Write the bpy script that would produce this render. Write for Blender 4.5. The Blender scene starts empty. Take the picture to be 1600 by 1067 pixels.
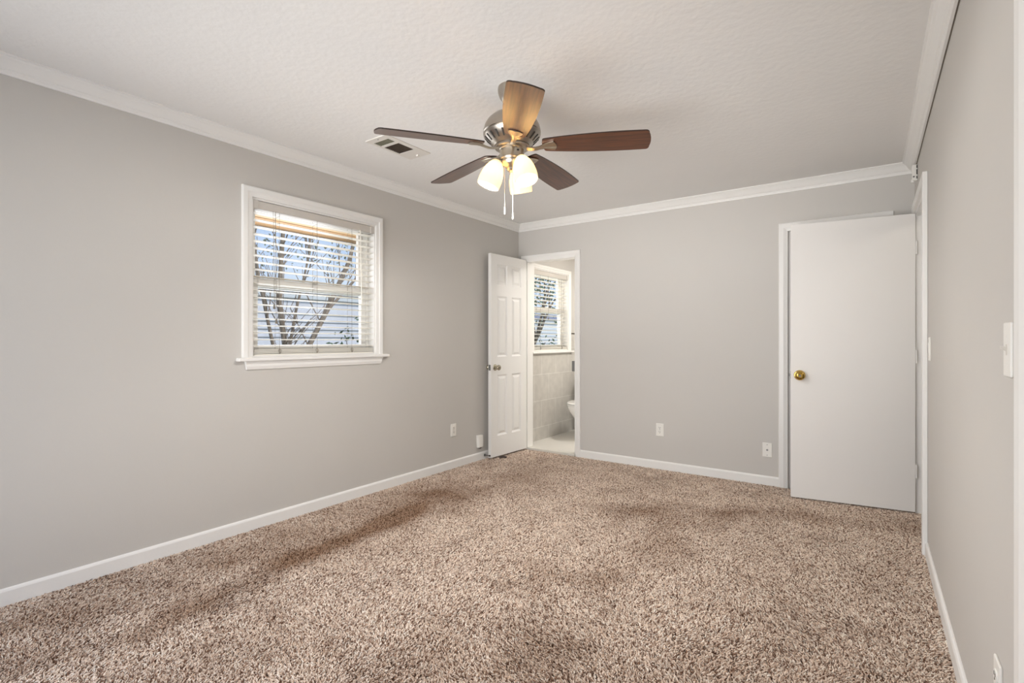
import bpy, bmesh, math, random
import numpy as np
from mathutils import Vector, Matrix

random.seed(7)
PI = math.pi
scene = bpy.context.scene
COL = scene.collection

# ------------------------------------------------------------------ camera
YAW = -0.6162
cam_d = bpy.data.cameras.new('camera')
cam = bpy.data.objects.new('camera', cam_d)
COL.objects.link(cam)
cam.location = (3.1431, -4.5643, 1.1748)
cam.rotation_euler = (PI/2, 0, -YAW)
cam_d.sensor_width = 36.0
cam_d.lens = 36.0*791.17/1600.0
cam_d.shift_y = -1.84/1600.0
cam_d.clip_start = 0.01
scene.camera = cam

# ------------------------------------------------------------------ view, world, lights
vs = scene.view_settings
vs.view_transform = 'Standard'
vs.look = 'None'
vs.gamma = 1.0
vs.use_curve_mapping = False
vs.exposure = 0.08

world = bpy.data.worlds.new('sky')
scene.world = world
world.use_nodes = True
wn = world.node_tree
wn.nodes.clear()
w_out = wn.nodes.new('ShaderNodeOutputWorld')
w_bg = wn.nodes.new('ShaderNodeBackground')
w_tc = wn.nodes.new('ShaderNodeTexCoord')
w_sep = wn.nodes.new('ShaderNodeSeparateXYZ')
w_ramp = wn.nodes.new('ShaderNodeValToRGB')
w_noise = wn.nodes.new('ShaderNodeTexNoise')
w_noise.inputs['Scale'].default_value = 3.0
w_noise.inputs['Detail'].default_value = 5.0
w_mix = wn.nodes.new('ShaderNodeMix'); w_mix.data_type = 'RGBA'
w_cr = wn.nodes.new('ShaderNodeValToRGB')
w_cr.color_ramp.elements[0].position = 0.56
w_cr.color_ramp.elements[1].position = 0.85
e = w_ramp.color_ramp.elements
e[0].position = 0.0; e[0].color = (0.66, 0.76, 0.92, 1)
e[1].position = 0.6; e[1].color = (0.22, 0.42, 0.85, 1)
wn.links.new(w_tc.outputs['Generated'], w_sep.inputs[0])
wn.links.new(w_sep.outputs['Z'], w_ramp.inputs[0])
wn.links.new(w_tc.outputs['Generated'], w_noise.inputs['Vector'])
wn.links.new(w_noise.outputs['Fac'], w_cr.inputs[0])
wn.links.new(w_cr.outputs[0], w_mix.inputs[0])
wn.links.new(w_ramp.outputs[0], w_mix.inputs[6])
w_mix.inputs[7].default_value = (0.85, 0.88, 0.92, 1)
wn.links.new(w_mix.outputs[2], w_bg.inputs['Color'])
w_bg.inputs['Strength'].default_value = 1.1
wn.links.new(w_bg.outputs[0], w_out.inputs[0])

def area(name, loc, rot, sx, sy, power, color):
    d = bpy.data.lights.new(name, 'AREA')
    d.shape = 'RECTANGLE'; d.size = sx; d.size_y = sy
    d.energy = power; d.color = color
    o = bpy.data.objects.new(name, d)
    o.location = loc; o.rotation_euler = rot
    COL.objects.link(o)
    return o

# fill lights at an unseen rear window, added to even out walls and ceiling
rear = area('rear_daylight_fill', (1.55, -5.04, 1.05), (PI/2, 0, 0), 2.5, 1.9, 25, (1.0, 0.99, 0.98))
rear.data.spread = math.radians(120)
glow = area('rear_ceiling_fill', (1.55, -5.045, 0.95), (PI/2+0.36, 0, 0), 2.5, 1.7, 9.5, (1.0, 0.99, 0.98))  # added fill tilted up to brighten the ceiling
glow.data.spread = math.radians(52)
# daylight through the left window and the bathroom window
area('left_window_daylight', (-0.62, -2.45, 1.45), (PI/2, 0, -PI/2), 1.0, 0.9, 15, (0.98, 0.96, 1.0))
area('bathroom_window_daylight', (-0.55, 0.75, 1.7), (PI/2, 0, -PI/2), 0.7, 0.8, 13, (1.0, 0.98, 0.96))
# ceiling lamp of the hall past the open door, ceiling lamp of the bathroom
area('hall_ceiling_lamp', (4.40, -0.95, 2.37), (0, 0, 0), 0.28, 0.28, 6.5, (1.0, 0.93, 0.82))
area('bathroom_ceiling_lamp', (1.25, 0.75, 2.33), (0, 0, 0), 0.35, 0.35, 26, (1.0, 0.965, 0.92))
sun_d = bpy.data.lights.new('sun', 'SUN')
sun_d.energy = 2.6; sun_d.angle = 0.05; sun_d.color = (1.0, 0.95, 0.88)
sun = bpy.data.objects.new('sun', sun_d)
sun.rotation_euler = Vector((-0.6, -0.15, -0.75)).to_track_quat('-Z', 'Y').to_euler()
COL.objects.link(sun)

# ------------------------------------------------------------------ materials
def lin(r, g, b):
    def f(c):
        c /= 255.0
        return c/12.92 if c <= 0.04045 else ((c+0.055)/1.055)**2.4
    return (f(r), f(g), f(b), 1.0)

def mat(name, col, rough=0.5, metal=0.0, bump=0.0, bscale=200.0, vary=0.0, vscale=3.0, coat=0.0, aniso=0.0, spec=0.5):
    m = bpy.data.materials.new(name)
    m.use_nodes = True
    nt = m.node_tree
    b = nt.nodes['Principled BSDF']
    b.inputs['Base Color'].default_value = col
    b.inputs['Roughness'].default_value = rough
    b.inputs['Metallic'].default_value = metal
    b.inputs['Specular IOR Level'].default_value = spec
    if coat:
        b.inputs['Coat Weight'].default_value = coat
        b.inputs['Coat Roughness'].default_value = 0.25
    tc = nt.nodes.new('ShaderNodeTexCoord')
    if vary:
        n = nt.nodes.new('ShaderNodeTexNoise')
        n.inputs['Scale'].default_value = vscale
        n.inputs['Detail'].default_value = 4
        nt.links.new(tc.outputs['Object'], n.inputs['Vector'])
        r = nt.nodes.new('ShaderNodeValToRGB')
        k = 1.0-vary
        r.color_ramp.elements[0].position = 0.3
        r.color_ramp.elements[1].position = 0.7
        r.color_ramp.elements[0].color = (col[0]*k, col[1]*k, col[2]*k, 1)
        r.color_ramp.elements[1].color = col
        nt.links.new(n.outputs['Fac'], r.inputs[0])
        nt.links.new(r.outputs[0], b.inputs['Base Color'])
    if bump:
        n2 = nt.nodes.new('ShaderNodeTexNoise')
        n2.inputs['Scale'].default_value = bscale
        n2.inputs['Detail'].default_value = 3
        nt.links.new(tc.outputs['Object'], n2.inputs['Vector'])
        bp = nt.nodes.new('ShaderNodeBump')
        bp.inputs['Strength'].default_value = bump
        bp.inputs['Distance'].default_value = 0.01
        nt.links.new(n2.outputs['Fac'], bp.inputs['Height'])
        nt.links.new(bp.outputs[0], b.inputs['Normal'])
    return m

M = {}
M['wall'] = mat('wall_paint', lin(205, 201, 195), 0.6, bump=0.05, bscale=160, vary=0.015, vscale=2)
M['ceiling'] = mat('ceiling_paint', lin(237, 235, 232), 0.8, bump=0.2, bscale=30, vary=0.015, vscale=4)
M['white'] = mat('white_trim_paint', lin(240, 238, 234), 0.35, bump=0.03, bscale=60)
M['doorwhite'] = mat('white_door_paint', lin(241, 239, 235), 0.32, bump=0.03, bscale=50)
M['slabwhite'] = mat('white_slab_paint', lin(239, 236, 232), 0.4, bump=0.03, bscale=50)
M['vinyl'] = mat('white_vinyl', lin(236, 234, 230), 0.4, vary=0.02)
M['blind'] = mat('blind_white', lin(240, 236, 226), 0.45, vary=0.02, vscale=6)
M['headrail'] = mat('headrail_shade_tint', lin(208, 202, 194), 0.5, vary=0.02, vscale=6)  # greyer than the slats: backlit shade put into the colour
M['cord'] = mat('blind_cord', lin(150, 142, 130), 0.8, vary=0.1, vscale=60)
M['tassel'] = mat('cord_tassel', lin(120, 112, 100), 0.5, vary=0.1, vscale=60)
M['plate'] = mat('plastic_white', lin(240, 237, 230), 0.35, vary=0.01)
M['toggle'] = mat('switch_toggle', lin(214, 208, 198), 0.4, vary=0.01)
M['slot'] = mat('dark_slot', lin(52, 48, 44), 0.7, vary=0.1)
M['shadowgap'] = mat('dark_gap', lin(138, 130, 118), 0.8, vary=0.1)
M['nickel'] = mat('brushed_nickel', lin(176, 168, 158), 0.3, 1.0, bump=0.02, bscale=300, vary=0.06, vscale=9)
M['nickel_warm'] = mat('satin_nickel', lin(196, 186, 170), 0.28, 1.0, vary=0.05, vscale=12)
M['knobnickel'] = mat('aged_nickel', lin(190, 184, 166), 0.22, 1.0, vary=0.1, vscale=40)
M['brass'] = mat('polished_brass', lin(205, 170, 88), 0.16, 1.0, vary=0.08, vscale=40)
M['steel'] = mat('grey_steel', lin(140, 140, 138), 0.4, 1.0, vary=0.1, vscale=40)
M['darkmetal'] = mat('dark_rubber', lin(62, 50, 42), 0.6, vary=0.2, vscale=60)
M['bathfloor'] = mat('bathroom_floor_tile', lin(222, 218, 210), 0.35, vary=0.03, vscale=5)
M['marble'] = mat('threshold_marble', lin(226, 222, 212), 0.3, vary=0.1, vscale=18)
M['china'] = mat('toilet_china', lin(240, 238, 233), 0.12, vary=0.01, coat=0.5)
M['vent_dark'] = mat('vent_dark', lin(70, 58, 46), 0.8, vary=0.2, vscale=30)
M['louvre'] = mat('vent_louvre_grey', lin(140, 138, 116), 0.7, vary=0.1)
M['ventwhite'] = mat('vent_white', lin(226, 221, 214), 0.45, vary=0.02)
M['soffit'] = mat('soffit_tan', lin(222, 186, 140), 0.7, vary=0.1, vscale=6)
M['fascia'] = mat('fascia_tan', lin(205, 160, 112), 0.7, vary=0.12, vscale=6)
M['roofing'] = mat('roof_shingle', lin(150, 150, 160), 0.9, bump=0.5, bscale=40, vary=0.25, vscale=25)
M['bark'] = mat('bark', lin(165, 145, 124), 0.85, bump=0.5, bscale=40, vary=0.45, vscale=14)
M['bark_dark'] = mat('bark_dark', lin(118, 104, 88), 0.85, bump=0.5, bscale=40, vary=0.4, vscale=14)
M['leaf'] = mat('leaf_green', lin(92, 122, 82), 0.6, vary=0.45, vscale=9)
M['leaf_pale'] = mat('leaf_pale', lin(150, 160, 138), 0.6, vary=0.35, vscale=9)
M['soil'] = mat('ground_lawn', lin(120, 128, 88), 0.95, bump=0.5, bscale=30, vary=0.35, vscale=8)
M['underlay'] = mat('carpet_backing', lin(92, 72, 60), 0.95, bump=0.4, bscale=300, vary=0.3, vscale=220)
M['extwall'] = mat('exterior_wall', lin(200, 195, 190), 0.8, vary=0.06)

def siding_mat():
    m = mat('lap_siding', lin(186, 190, 204), 0.7)
    return m
M['siding'] = mat('lap_siding', lin(222, 219, 222), 0.7, vary=0.06, vscale=4)
M['sidingwhite'] = mat('white_siding', lin(228, 228, 228), 0.7, vary=0.05, vscale=4)

def glass_mat():
    m = bpy.data.materials.new('window_glass'); m.use_nodes = True
    nt = m.node_tree; nt.nodes.clear()
    o = nt.nodes.new('ShaderNodeOutputMaterial'); t = nt.nodes.new('ShaderNodeBsdfTransparent')
    g = nt.nodes.new('ShaderNodeBsdfGlossy'); g.inputs['Roughness'].default_value = 0.03
    t.inputs['Color'].default_value = (0.95, 0.97, 0.97, 1)
    x = nt.nodes.new('ShaderNodeMixShader'); x.inputs[0].default_value = 0.05
    nt.links.new(t.outputs[0], x.inputs[1]); nt.links.new(g.outputs[0], x.inputs[2]); nt.links.new(x.outputs[0], o.inputs[0])
    return m
M['glass'] = glass_mat()

def wood_mat():
    m = mat('walnut_blade', lin(92, 52, 32), 0.36, coat=0.75)
    nt = m.node_tree; b = nt.nodes['Principled BSDF']
    tc = nt.nodes.new('ShaderNodeTexCoord'); mp = nt.nodes.new('ShaderNodeMapping')
    mp.inputs['Scale'].default_value = (3, 60, 60)
    n = nt.nodes.new('ShaderNodeTexNoise'); n.inputs['Scale'].default_value = 2.2; n.inputs['Detail'].default_value = 6
    r = nt.nodes.new('ShaderNodeValToRGB')
    r.color_ramp.elements[0].position = 0.3; r.color_ramp.elements[0].color = lin(52, 27, 17)
    r.color_ramp.elements[1].position = 0.72; r.color_ramp.elements[1].color = lin(108, 62, 38)
    nt.links.new(tc.outputs['Object'], mp.inputs[0]); nt.links.new(mp.outputs[0], n.inputs['Vector'])
    nt.links.new(n.outputs['Fac'], r.inputs[0]); nt.links.new(r.outputs[0], b.inputs['Base Color'])
    return m
M['wood'] = wood_mat()
M['bladetop'] = mat('blade_edge', lin(44, 28, 20), 0.5, vary=0.2, vscale=20)

def tile_mat():
    m = mat('bathroom_wall_tile', lin(190, 184, 174), 0.35)
    nt = m.node_tree; b = nt.nodes['Principled BSDF']
    tc = nt.nodes.new('ShaderNodeTexCoord'); sp = nt.nodes.new('ShaderNodeSeparateXYZ'); cb = nt.nodes.new('ShaderNodeCombineXYZ')
    ay = nt.nodes.new('ShaderNodeMath'); ay.operation = 'ADD'; ay.inputs[1].default_value = 0.50
    az = nt.nodes.new('ShaderNodeMath'); az.operation = 'ADD'; az.inputs[1].default_value = 0.137
    br = nt.nodes.new('ShaderNodeTexBrick')
    br.offset = 0.5
    br.inputs['Scale'].default_value = 1.0
    br.inputs['Brick Width'].default_value = 0.32
    br.inputs['Row Height'].default_value = 0.305
    br.inputs['Mortar Size'].default_value = 0.0035
    br.inputs['Mortar Smooth'].default_value = 0.2
    br.inputs['Color1'].default_value = lin(212, 208, 200)
    br.inputs['Color2'].default_value = lin(205, 200, 192)
    br.inputs['Mortar'].default_value = lin(232, 229, 222)
    n = nt.nodes.new('ShaderNodeTexNoise'); n.inputs['Scale'].default_value = 12; n.inputs['Detail'].default_value = 5
    mx = nt.nodes.new('ShaderNodeMix'); mx.data_type = 'RGBA'; mx.blend_type = 'MULTIPLY'; mx.inputs[0].default_value = 0.3
    nt.links.new(tc.outputs['Object'], sp.inputs[0])
    nt.links.new(sp.outputs['Y'], ay.inputs[0]); nt.links.new(sp.outputs['Z'], az.inputs[0])
    nt.links.new(ay.outputs[0], cb.inputs[0]); nt.links.new(az.outputs[0], cb.inputs[1])
    nt.links.new(cb.outputs[0], br.inputs['Vector']); nt.links.new(tc.outputs['Object'], n.inputs['Vector'])
    nt.links.new(br.outputs['Color'], mx.inputs[6]); nt.links.new(n.outputs['Fac'], mx.inputs[7])
    nt.links.new(mx.outputs[2], b.inputs['Base Color'])
    return m
M['tile'] = tile_mat()

def lampglass_mat():
    m = bpy.data.materials.new('frosted_lamp_glass'); m.use_nodes = True
    nt = m.node_tree; nt.nodes.clear()
    o = nt.nodes.new('ShaderNodeOutputMaterial')
    d = nt.nodes.new('ShaderNodeBsdfDiffuse'); d.inputs['Color'].default_value = (0.85, 0.78, 0.64, 1)
    t = nt.nodes.new('ShaderNodeBsdfTranslucent'); t.inputs['Color'].default_value = (0.62, 0.52, 0.36, 1)
    g = nt.nodes.new('ShaderNodeBsdfGlossy'); g.inputs['Roughness'].default_value = 0.2
    x = nt.nodes.new('ShaderNodeMixShader'); x.inputs[0].default_value = 0.65
    y = nt.nodes.new('ShaderNodeMixShader'); y.inputs[0].default_value = 0.05
    e = nt.nodes.new('ShaderNodeEmission'); e.inputs['Color'].default_value = (1.0, 0.80, 0.50, 1); e.inputs['Strength'].default_value = 0.42
    a = nt.nodes.new('ShaderNodeAddShader')
    nt.links.new(d.outputs[0], x.inputs[1]); nt.links.new(t.outputs[0], x.inputs[2])
    nt.links.new(x.outputs[0], y.inputs[1]); nt.links.new(g.outputs[0], y.inputs[2])
    nt.links.new(y.outputs[0], a.inputs[0]); nt.links.new(e.outputs[0], a.inputs[1])
    nt.links.new(a.outputs[0], o.inputs[0])
    return m
M['lampglass'] = lampglass_mat()

def emit_mat(name, col, s):
    m = bpy.data.materials.new(name); m.use_nodes = True
    b = m.node_tree.nodes['Principled BSDF']
    b.inputs['Base Color'].default_value = (0.9, 0.9, 0.85, 1)
    b.inputs['Emission Color'].default_value = col
    b.inputs['Emission Strength'].default_value = s
    return m
M['bulb'] = emit_mat('lit_bulb', (1.0, 0.80, 0.52, 1), 34.0)

def carpet_mat():
    m = bpy.data.materials.new('frieze_carpet'); m.use_nodes = True
    nt = m.node_tree; b = nt.nodes['Principled BSDF']
    b.inputs['Roughness'].default_value = 0.9
    b.inputs['Specular IOR Level'].default_value = 0.1
    hi = nt.nodes.new('ShaderNodeHairInfo')
    r = nt.nodes.new('ShaderNodeValToRGB')
    el = r.color_ramp.elements
    el[0].position = 0.0; el[0].color = lin(108, 82, 66)
    el[1].position = 1.0; el[1].color = lin(252, 242, 228)
    for p, c in ((0.15, (140, 110, 92)), (0.32, (214, 190, 170)), (0.7, (238, 218, 200))):
        x = el.new(p); x.color = lin(*c)
    nt.links.new(hi.outputs['Random'], r.inputs[0])
    at = nt.nodes.new('ShaderNodeAttribute'); at.attribute_name = 'lane_tone'     # per-strand amount of the darker lane tint
    mx = nt.nodes.new('ShaderNodeMix'); mx.data_type = 'RGBA'; mx.blend_type = 'MULTIPLY'
    nt.links.new(at.outputs['Fac'], mx.inputs[0])
    nt.links.new(r.outputs[0], mx.inputs[6])
    mx.inputs[7].default_value = (0.46, 0.36, 0.29, 1)
    nt.links.new(mx.outputs[2], b.inputs['Base Color'])
    return m
M['carpet'] = carpet_mat()

# ------------------------------------------------------------------ mesh helpers
def new():
    return bmesh.new()

def bx(bm, x0, x1, y0, y1, z0, z1, bev=0.0, seg=2):
    r = bmesh.ops.create_cube(bm, size=1.0)
    vv = r['verts']
    for v in vv:
        v.co = Vector(((x0+x1)/2+v.co.x*(x1-x0), (y0+y1)/2+v.co.y*(y1-y0), (z0+z1)/2+v.co.z*(z1-z0)))
    if bev > 0:
        ed = list({e for v in vv for e in v.link_edges})
        r2 = bmesh.ops.bevel(bm, geom=ed, offset=bev, segments=seg, affect='EDGES', profile=0.5)
        vv = list({v for v in r2['verts']} | {v for v in vv if v.is_valid})
    return vv

def lathe(bm, prof, n=32, mtx=None):
    """prof: list of (r, z) from one end to the other, capped where r > 0"""
    rings = []
    for (r, z) in prof:
        if r < 1e-6:
            v = bm.verts.new((0, 0, z)); rings.append([v])
        else:
            rings.append([bm.verts.new((r*math.cos(2*PI*i/n), r*math.sin(2*PI*i/n), z)) for i in range(n)])
    for a, b in zip(rings[:-1], rings[1:]):
        for i in range(n):
            j = (i+1) % n
            if len(a) == 1 and len(b) == 1: continue
            if len(a) == 1: bm.faces.new((a[0], b[i], b[j]))
            elif len(b) == 1: bm.faces.new((a[i], b[0], a[j]))
            else: bm.faces.new((a[i], b[i], b[j], a[j]))
    for rg, flip in ((rings[0], False), (rings[-1], True)):
        if len(rg) > 1:
            bm.faces.new(rg if not flip else rg[::-1])
    vs_ = [v for r in rings for v in r]
    if mtx is not None:
        for v in vs_: v.co = mtx @ v.co
    return vs_

def shell(bm, outer, inner, n=32, mtx=None):
    """open lathe with thickness: outer profile then back along the inner profile"""
    prof = outer + inner[::-1]
    rings = [[bm.verts.new((r*math.cos(2*PI*i/n), r*math.sin(2*PI*i/n), z)) for i in range(n)] for r, z in prof]
    for a, b in zip(rings, rings[1:]+rings[:1]):
        for i in range(n):
            j = (i+1) % n
            bm.faces.new((a[i], b[i], b[j], a[j]))
    if mtx is not None:
        for r in rings:
            for v in r: v.co = mtx @ v.co

def tube(bm, pts, r, n=8, r2=None):
    pts = [Vector(p) for p in pts]
    rings = []
    L = len(pts)
    up = Vector((0.13, 0.31, 0.94)).normalized()
    for i, p in enumerate(pts):
        t = (pts[min(i+1, L-1)]-pts[max(i-1, 0)]).normalized()
        a = t.cross(up)
        if a.length < 0.05: a = t.cross(Vector((1, 0, 0)))
        a.normalize(); b = t.cross(a)
        rr = r if r2 is None else r+(r2-r)*i/(L-1)
        rings.append([bm.verts.new(p+a*rr*math.cos(2*PI*k/n)+b*rr*math.sin(2*PI*k/n)) for k in range(n)])
    for u, v in zip(rings[:-1], rings[1:]):
        for k in range(n):
            j = (k+1) % n
            bm.faces.new((u[k], u[j], v[j], v[k]))
    bm.faces.new(rings[0][::-1]); bm.faces.new(rings[-1])

def loft(bm, secs, cap=True):
    """secs: list of closed rings of points with equal counts"""
    rings = [[bm.verts.new(p) for p in s] for s in secs]
    n = len(rings[0])
    for a, b in zip(rings[:-1], rings[1:]):
        for i in range(n):
            j = (i+1) % n
            bm.faces.new((a[i], a[j], b[j], b[i]))
    if cap:
        bm.faces.new(rings[0][::-1]); bm.faces.new(rings[-1])

def sweep_profile(bm, prof, path_pts, frame):
    """extrude a closed 2D profile: frame(k, u, v) -> 3D point at path point k"""
    loft(bm, [[frame(k, u, v) for (u, v) in prof] for k in range(path_pts)])

def obj(name, bm, m, parent=None, loc=None, smooth=False):
    bmesh.ops.recalc_face_normals(bm, faces=bm.faces[:])
    me = bpy.data.meshes.new(name)
    bm.to_mesh(me); bm.free()
    if smooth:
        me.polygons.foreach_set('use_smooth', [True]*len(me.polygons))
        me.set_sharp_from_angle(angle=math.radians(38)) if hasattr(me, 'set_sharp_from_angle') else None
    o = bpy.data.objects.new(name, me)
    for mm in (m if isinstance(m, (list, tuple)) else [m]):
        me.materials.append(mm)
    if parent: o.parent = parent
    if loc: o.location = loc
    COL.objects.link(o)
    return o

def tag(o, label, cat, group=None, kind=None):
    o['label'] = label; o['category'] = cat
    if group: o['group'] = group
    if kind: o['kind'] = kind
    return o

def thing(name, label, cat, loc=(0, 0, 0), rotz=0.0, group=None):
    o = bpy.data.objects.new(name, None)
    o.empty_display_size = 0.1
    o.location = loc; o.rotation_euler = (0, 0, rotz)
    COL.objects.link(o)
    return tag(o, label, cat, group)

def struct(name, bm, m, label=None, cat=None):
    o = obj(name, bm, m)
    o['kind'] = 'structure'
    o['label'] = label or name.replace('_', ' ')
    o['category'] = cat or name.split('_')[0]
    return o

def struct_empty(name, label, cat, loc=(0, 0, 0), rotz=0.0):
    o = bpy.data.objects.new(name, None)
    o.location = loc; o.rotation_euler = (0, 0, rotz)
    COL.objects.link(o)
    o['kind'] = 'structure'; o['label'] = label; o['category'] = cat
    return o

def panel_with_holes(bm, axis, t0, t1, a0, a1, z0, z1, holes):
    """wall slab: axis 'x' (thickness along x, runs along y) or 'y'"""
    As = sorted({a0, a1, *[h[0] for h in holes], *[h[1] for h in holes]})
    Zs = sorted({z0, z1, *[h[2] for h in holes], *[h[3] for h in holes]})
    for i in range(len(As)-1):
        # merge vertical runs
        run = None
        for j in range(len(Zs)-1):
            ca, cz = (As[i]+As[i+1])/2, (Zs[j]+Zs[j+1])/2
            inside = any(h[0] < ca < h[1] and h[2] < cz < h[3] for h in holes)
            if not inside:
                run = [Zs[j], Zs[j+1]] if run is None else [run[0], Zs[j+1]]
            if inside or j == len(Zs)-2:
                if run:
                    if axis == 'x': bx(bm, t0, t1, As[i], As[i+1], run[0], run[1])
                    else: bx(bm, As[i], As[i+1], t0, t1, run[0], run[1])
                run = None

# ------------------------------------------------------------------ room shell
W = 3.398          # right wall plane
H = 2.43           # ceiling
FZ = -0.014        # carpet backing, the pile rises to 0
YR = -5.08         # rear wall
BF = 0.018         # bathroom floor
WIN1 = (-2.93, -1.965, 1.068, 2.068)
WIN2 = (0.30, 1.116, 1.045, 2.004)
RWIN = (0.25, 2.85, 0.03, 2.12)
DW = (-0.935, -0.135, FZ, 2.04)       # doorway to the hall in the right wall
NC = (-4.40, -3.222, FZ, 2.04)        # closet in the right wall beside the camera

bm = new(); panel_with_holes(bm, 'x', -0.15, 0.0, YR-0.12, 1.62, -0.05, H+0.05, [WIN1, WIN2])
struct('wall_left', bm, M['wall'], 'greige painted left wall with the blinded window', 'wall')
bm = new(); panel_with_holes(bm, 'y', 0.0, 0.11, 0.0, 4.72, -0.05, H+0.05, [(0.095, 0.705, -0.05, 2.035), (2.60, 3.215, FZ, 2.045)])
struct('wall_back', bm, M['wall'], 'greige far wall between the two doors', 'wall')
bm = new(); panel_with_holes(bm, 'x', W, W+0.11, YR, 0.0, -0.05, H+0.05, [DW, NC])
struct('wall_right', bm, M['wall'], 'greige right wall with the light switches', 'wall')
bm = new(); panel_with_holes(bm, 'y', YR-0.12, YR, 0.0, 4.72, -0.05, H+0.05, [RWIN])
struct('wall_rear', bm, M['wall'], 'greige wall behind the camera', 'wall')
bm = new(); bx(bm, 0, W+0.11, YR, 0.0, FZ-0.03, FZ); bx(bm, W+0.11, 4.6, -2.2, 0.0, FZ-0.03, FZ)
struct('floor', bm, M['underlay'], 'brown backing under the carpet', 'floor')
bm = new(); bx(bm, -0.15, 4.72, YR-0.12, 1.62, H, H+0.04)
struct('ceiling', bm, M['ceiling'], 'off white textured ceiling', 'ceiling')
# hall beyond the open doorway
bm = new(); bx(bm, 4.60, 4.72, -2.2, 0.0, -0.05, H)
struct('wall_hall', bm, M['wall'], 'greige wall of the hall', 'wall')
bm = new(); bx(bm, W+0.11, 4.60, -2.3, -2.2, -0.05, H)
struct('wall_hall_end', bm, M['wall'], 'greige end wall of the hall', 'wall')
# bathroom
bm = new(); bx(bm, 0.0, 1.75, 1.335, 1.45, -0.05, H)
struct('wall_bathroom_far', bm, M['wall'], 'pale far wall of the bathroom', 'wall')
bm = new(); bx(bm, 1.75, 1.85, 0.11, 1.45, -0.05, H)
struct('wall_bathroom_right', bm, M['wall'], 'pale right wall of the bathroom', 'wall')
bm = new(); bx(bm, 0.0, 1.75, 0.065, 1.335, -0.03, BF)
struct('floor_bathroom', bm, M['bathfloor'], 'pale tiled bathroom floor', 'floor')
bm = new(); panel_with_holes(bm, 'x', 0.0, 0.009, 0.11, 1.335, BF, 1.255, [(WIN2[0]-0.055, WIN2[1]+0.055, 1.0, 1.3)])
struct('wall_bathroom_tile', bm, M['tile'], 'grey beige wall tile under the bathroom window', 'wall')
bm = new(); bx(bm, 0.0, 0.016, WIN2[1]+0.055, 1.335, 1.255, 1.268, 0.004)
struct('trim_1', bm, M['vent_dark'], 'tile cap strip beside the bathroom window', 'trim')

# baseboards
def baseboard(name, label, runs):
    bm = new()
    for (axis, plane, sgn, a0, a1) in runs:
        prof = [(0, FZ), (0.0125, FZ), (0.0125, 0.060), (0.009, 0.068), (0.004, 0.0725), (0, 0.0725)]
        def fr(k, u, v, axis=axis, plane=plane, sgn=sgn, a0=a0, a1=a1):
            a = a0 if k == 0 else a1
            return (plane+sgn*u, a, v) if axis == 'x' else (a, plane+sgn*u, v)
        sweep_profile(bm, prof, 2, fr)
    return struct(name, bm, M['white'], label, 'baseboard')
baseboard('baseboard_left', 'white baseboard along the left wall', [('x', 0.0, 1, YR, 0.0)])
baseboard('baseboard_back', 'white baseboard along the far wall', [('y', 0.0, -1, 0.757, 2.541)])
baseboard('baseboard_right', 'white baseboard along the right wall', [('x', W, -1, NC[1]+0.095, -1.0)])
baseboard('baseboard_hall', 'white baseboard in the hall', [('x', 4.6, -1, -2.2, 0.0)])

# crown moulding
CZ = 2.355
crown = [(0, CZ), (0.010, CZ), (0.012, CZ+0.008), (0.016, CZ+0.014), (0.016, CZ+0.020), (0.024, CZ+0.024), (0.034, CZ+0.036),
         (0.046, CZ+0.052), (0.054, CZ+0.058), (0.058, CZ+0.064), (0.066, CZ+0.066), (0.066, H), (0, H)]
def crown_run(name, label, axis, plane, sgn, a0, a1, miter0, miter1):
    bm = new()
    def fr(k, u, v):
        a = (a0+miter0*u) if k == 0 else (a1+miter1*u)
        return (plane+sgn*u, a, v) if axis == 'x' else (a, plane+sgn*u, v)
    sweep_profile(bm, crown, 2, fr)
    return struct(name, bm, M['white'], label, 'trim')
crown_run('trim_2', 'white crown moulding above the left wall', 'x', 0.0, 1, YR, 0.0, 1, -1)
crown_run('trim_3', 'white crown moulding above the far wall', 'y', 0.0, -1, 0.0, W, 1, -1)
crown_run('trim_4', 'white crown moulding above the right wall', 'x', W-0.006, -1, YR, 0.0, 1, -1)
bm = new(); bx(bm, W-0.006, W, YR, -0.02, CZ+0.004, H-0.002)  # solid strip; the shade of the gap is in its colour
struct('trim_5', bm, M['shadowgap'], 'dark strip painted as the shaded gap behind the right crown moulding', 'trim')

# door casings
def casing(name, label, axis, plane, sgn, a0, a1, ztop, w, t, zb=0.0, left=True, right=True, top_end=None, mt=None):
    """U casing around an opening a0..a1; a stepped profile"""
    bm = new()
    prof = [(0, 0), (0, t*0.75), (w*0.12, t), (w*0.55, t), (w*0.8, t*0.7), (w, t*0.55), (w, 0)]   # (distance from the outer edge, proud)
    def put(a, p, z): return (plane+sgn*p, a, z) if axis == 'x' else (a, plane+sgn*p, z)
    if left:
        loft(bm, [[put(a0-w+u, p, zb) for u, p in prof], [put(a0-w+u, p, ztop+w-u) for u, p in prof]])
    if right:
        loft(bm, [[put(a1+w-u, p, zb) for u, p in prof], [put(a1+w-u, p, ztop+w-u) for u, p in prof]])
    e1 = top_end
    loft(bm, [[put(a0-w+u, p, ztop+w-u) for u, p in prof],
              [put((a1+w-u) if e1 is None else e1, p, ztop+w-u) for u, p in prof]])
    return struct(name, bm, mt or M['white'], label, 'trim')
casing('trim_6', 'white casing around the bathroom doorway', 'y', 0.0, -1, 0.093, 0.705, 2.035, 0.053, 0.018, FZ)
casing('trim_7', 'white casing of the closet behind the flat door', 'y', 0.0, -1, 2.605, 3.215, 2.045, 0.064, 0.018, FZ, right=False, top_end=3.277)
bm = new(); bx(bm, 3.215, 3.277, -0.014, 0.0, FZ, 2.045)
struct('trim_8', bm, M['white'], 'white far jamb board of the closet doorway', 'trim')
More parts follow.
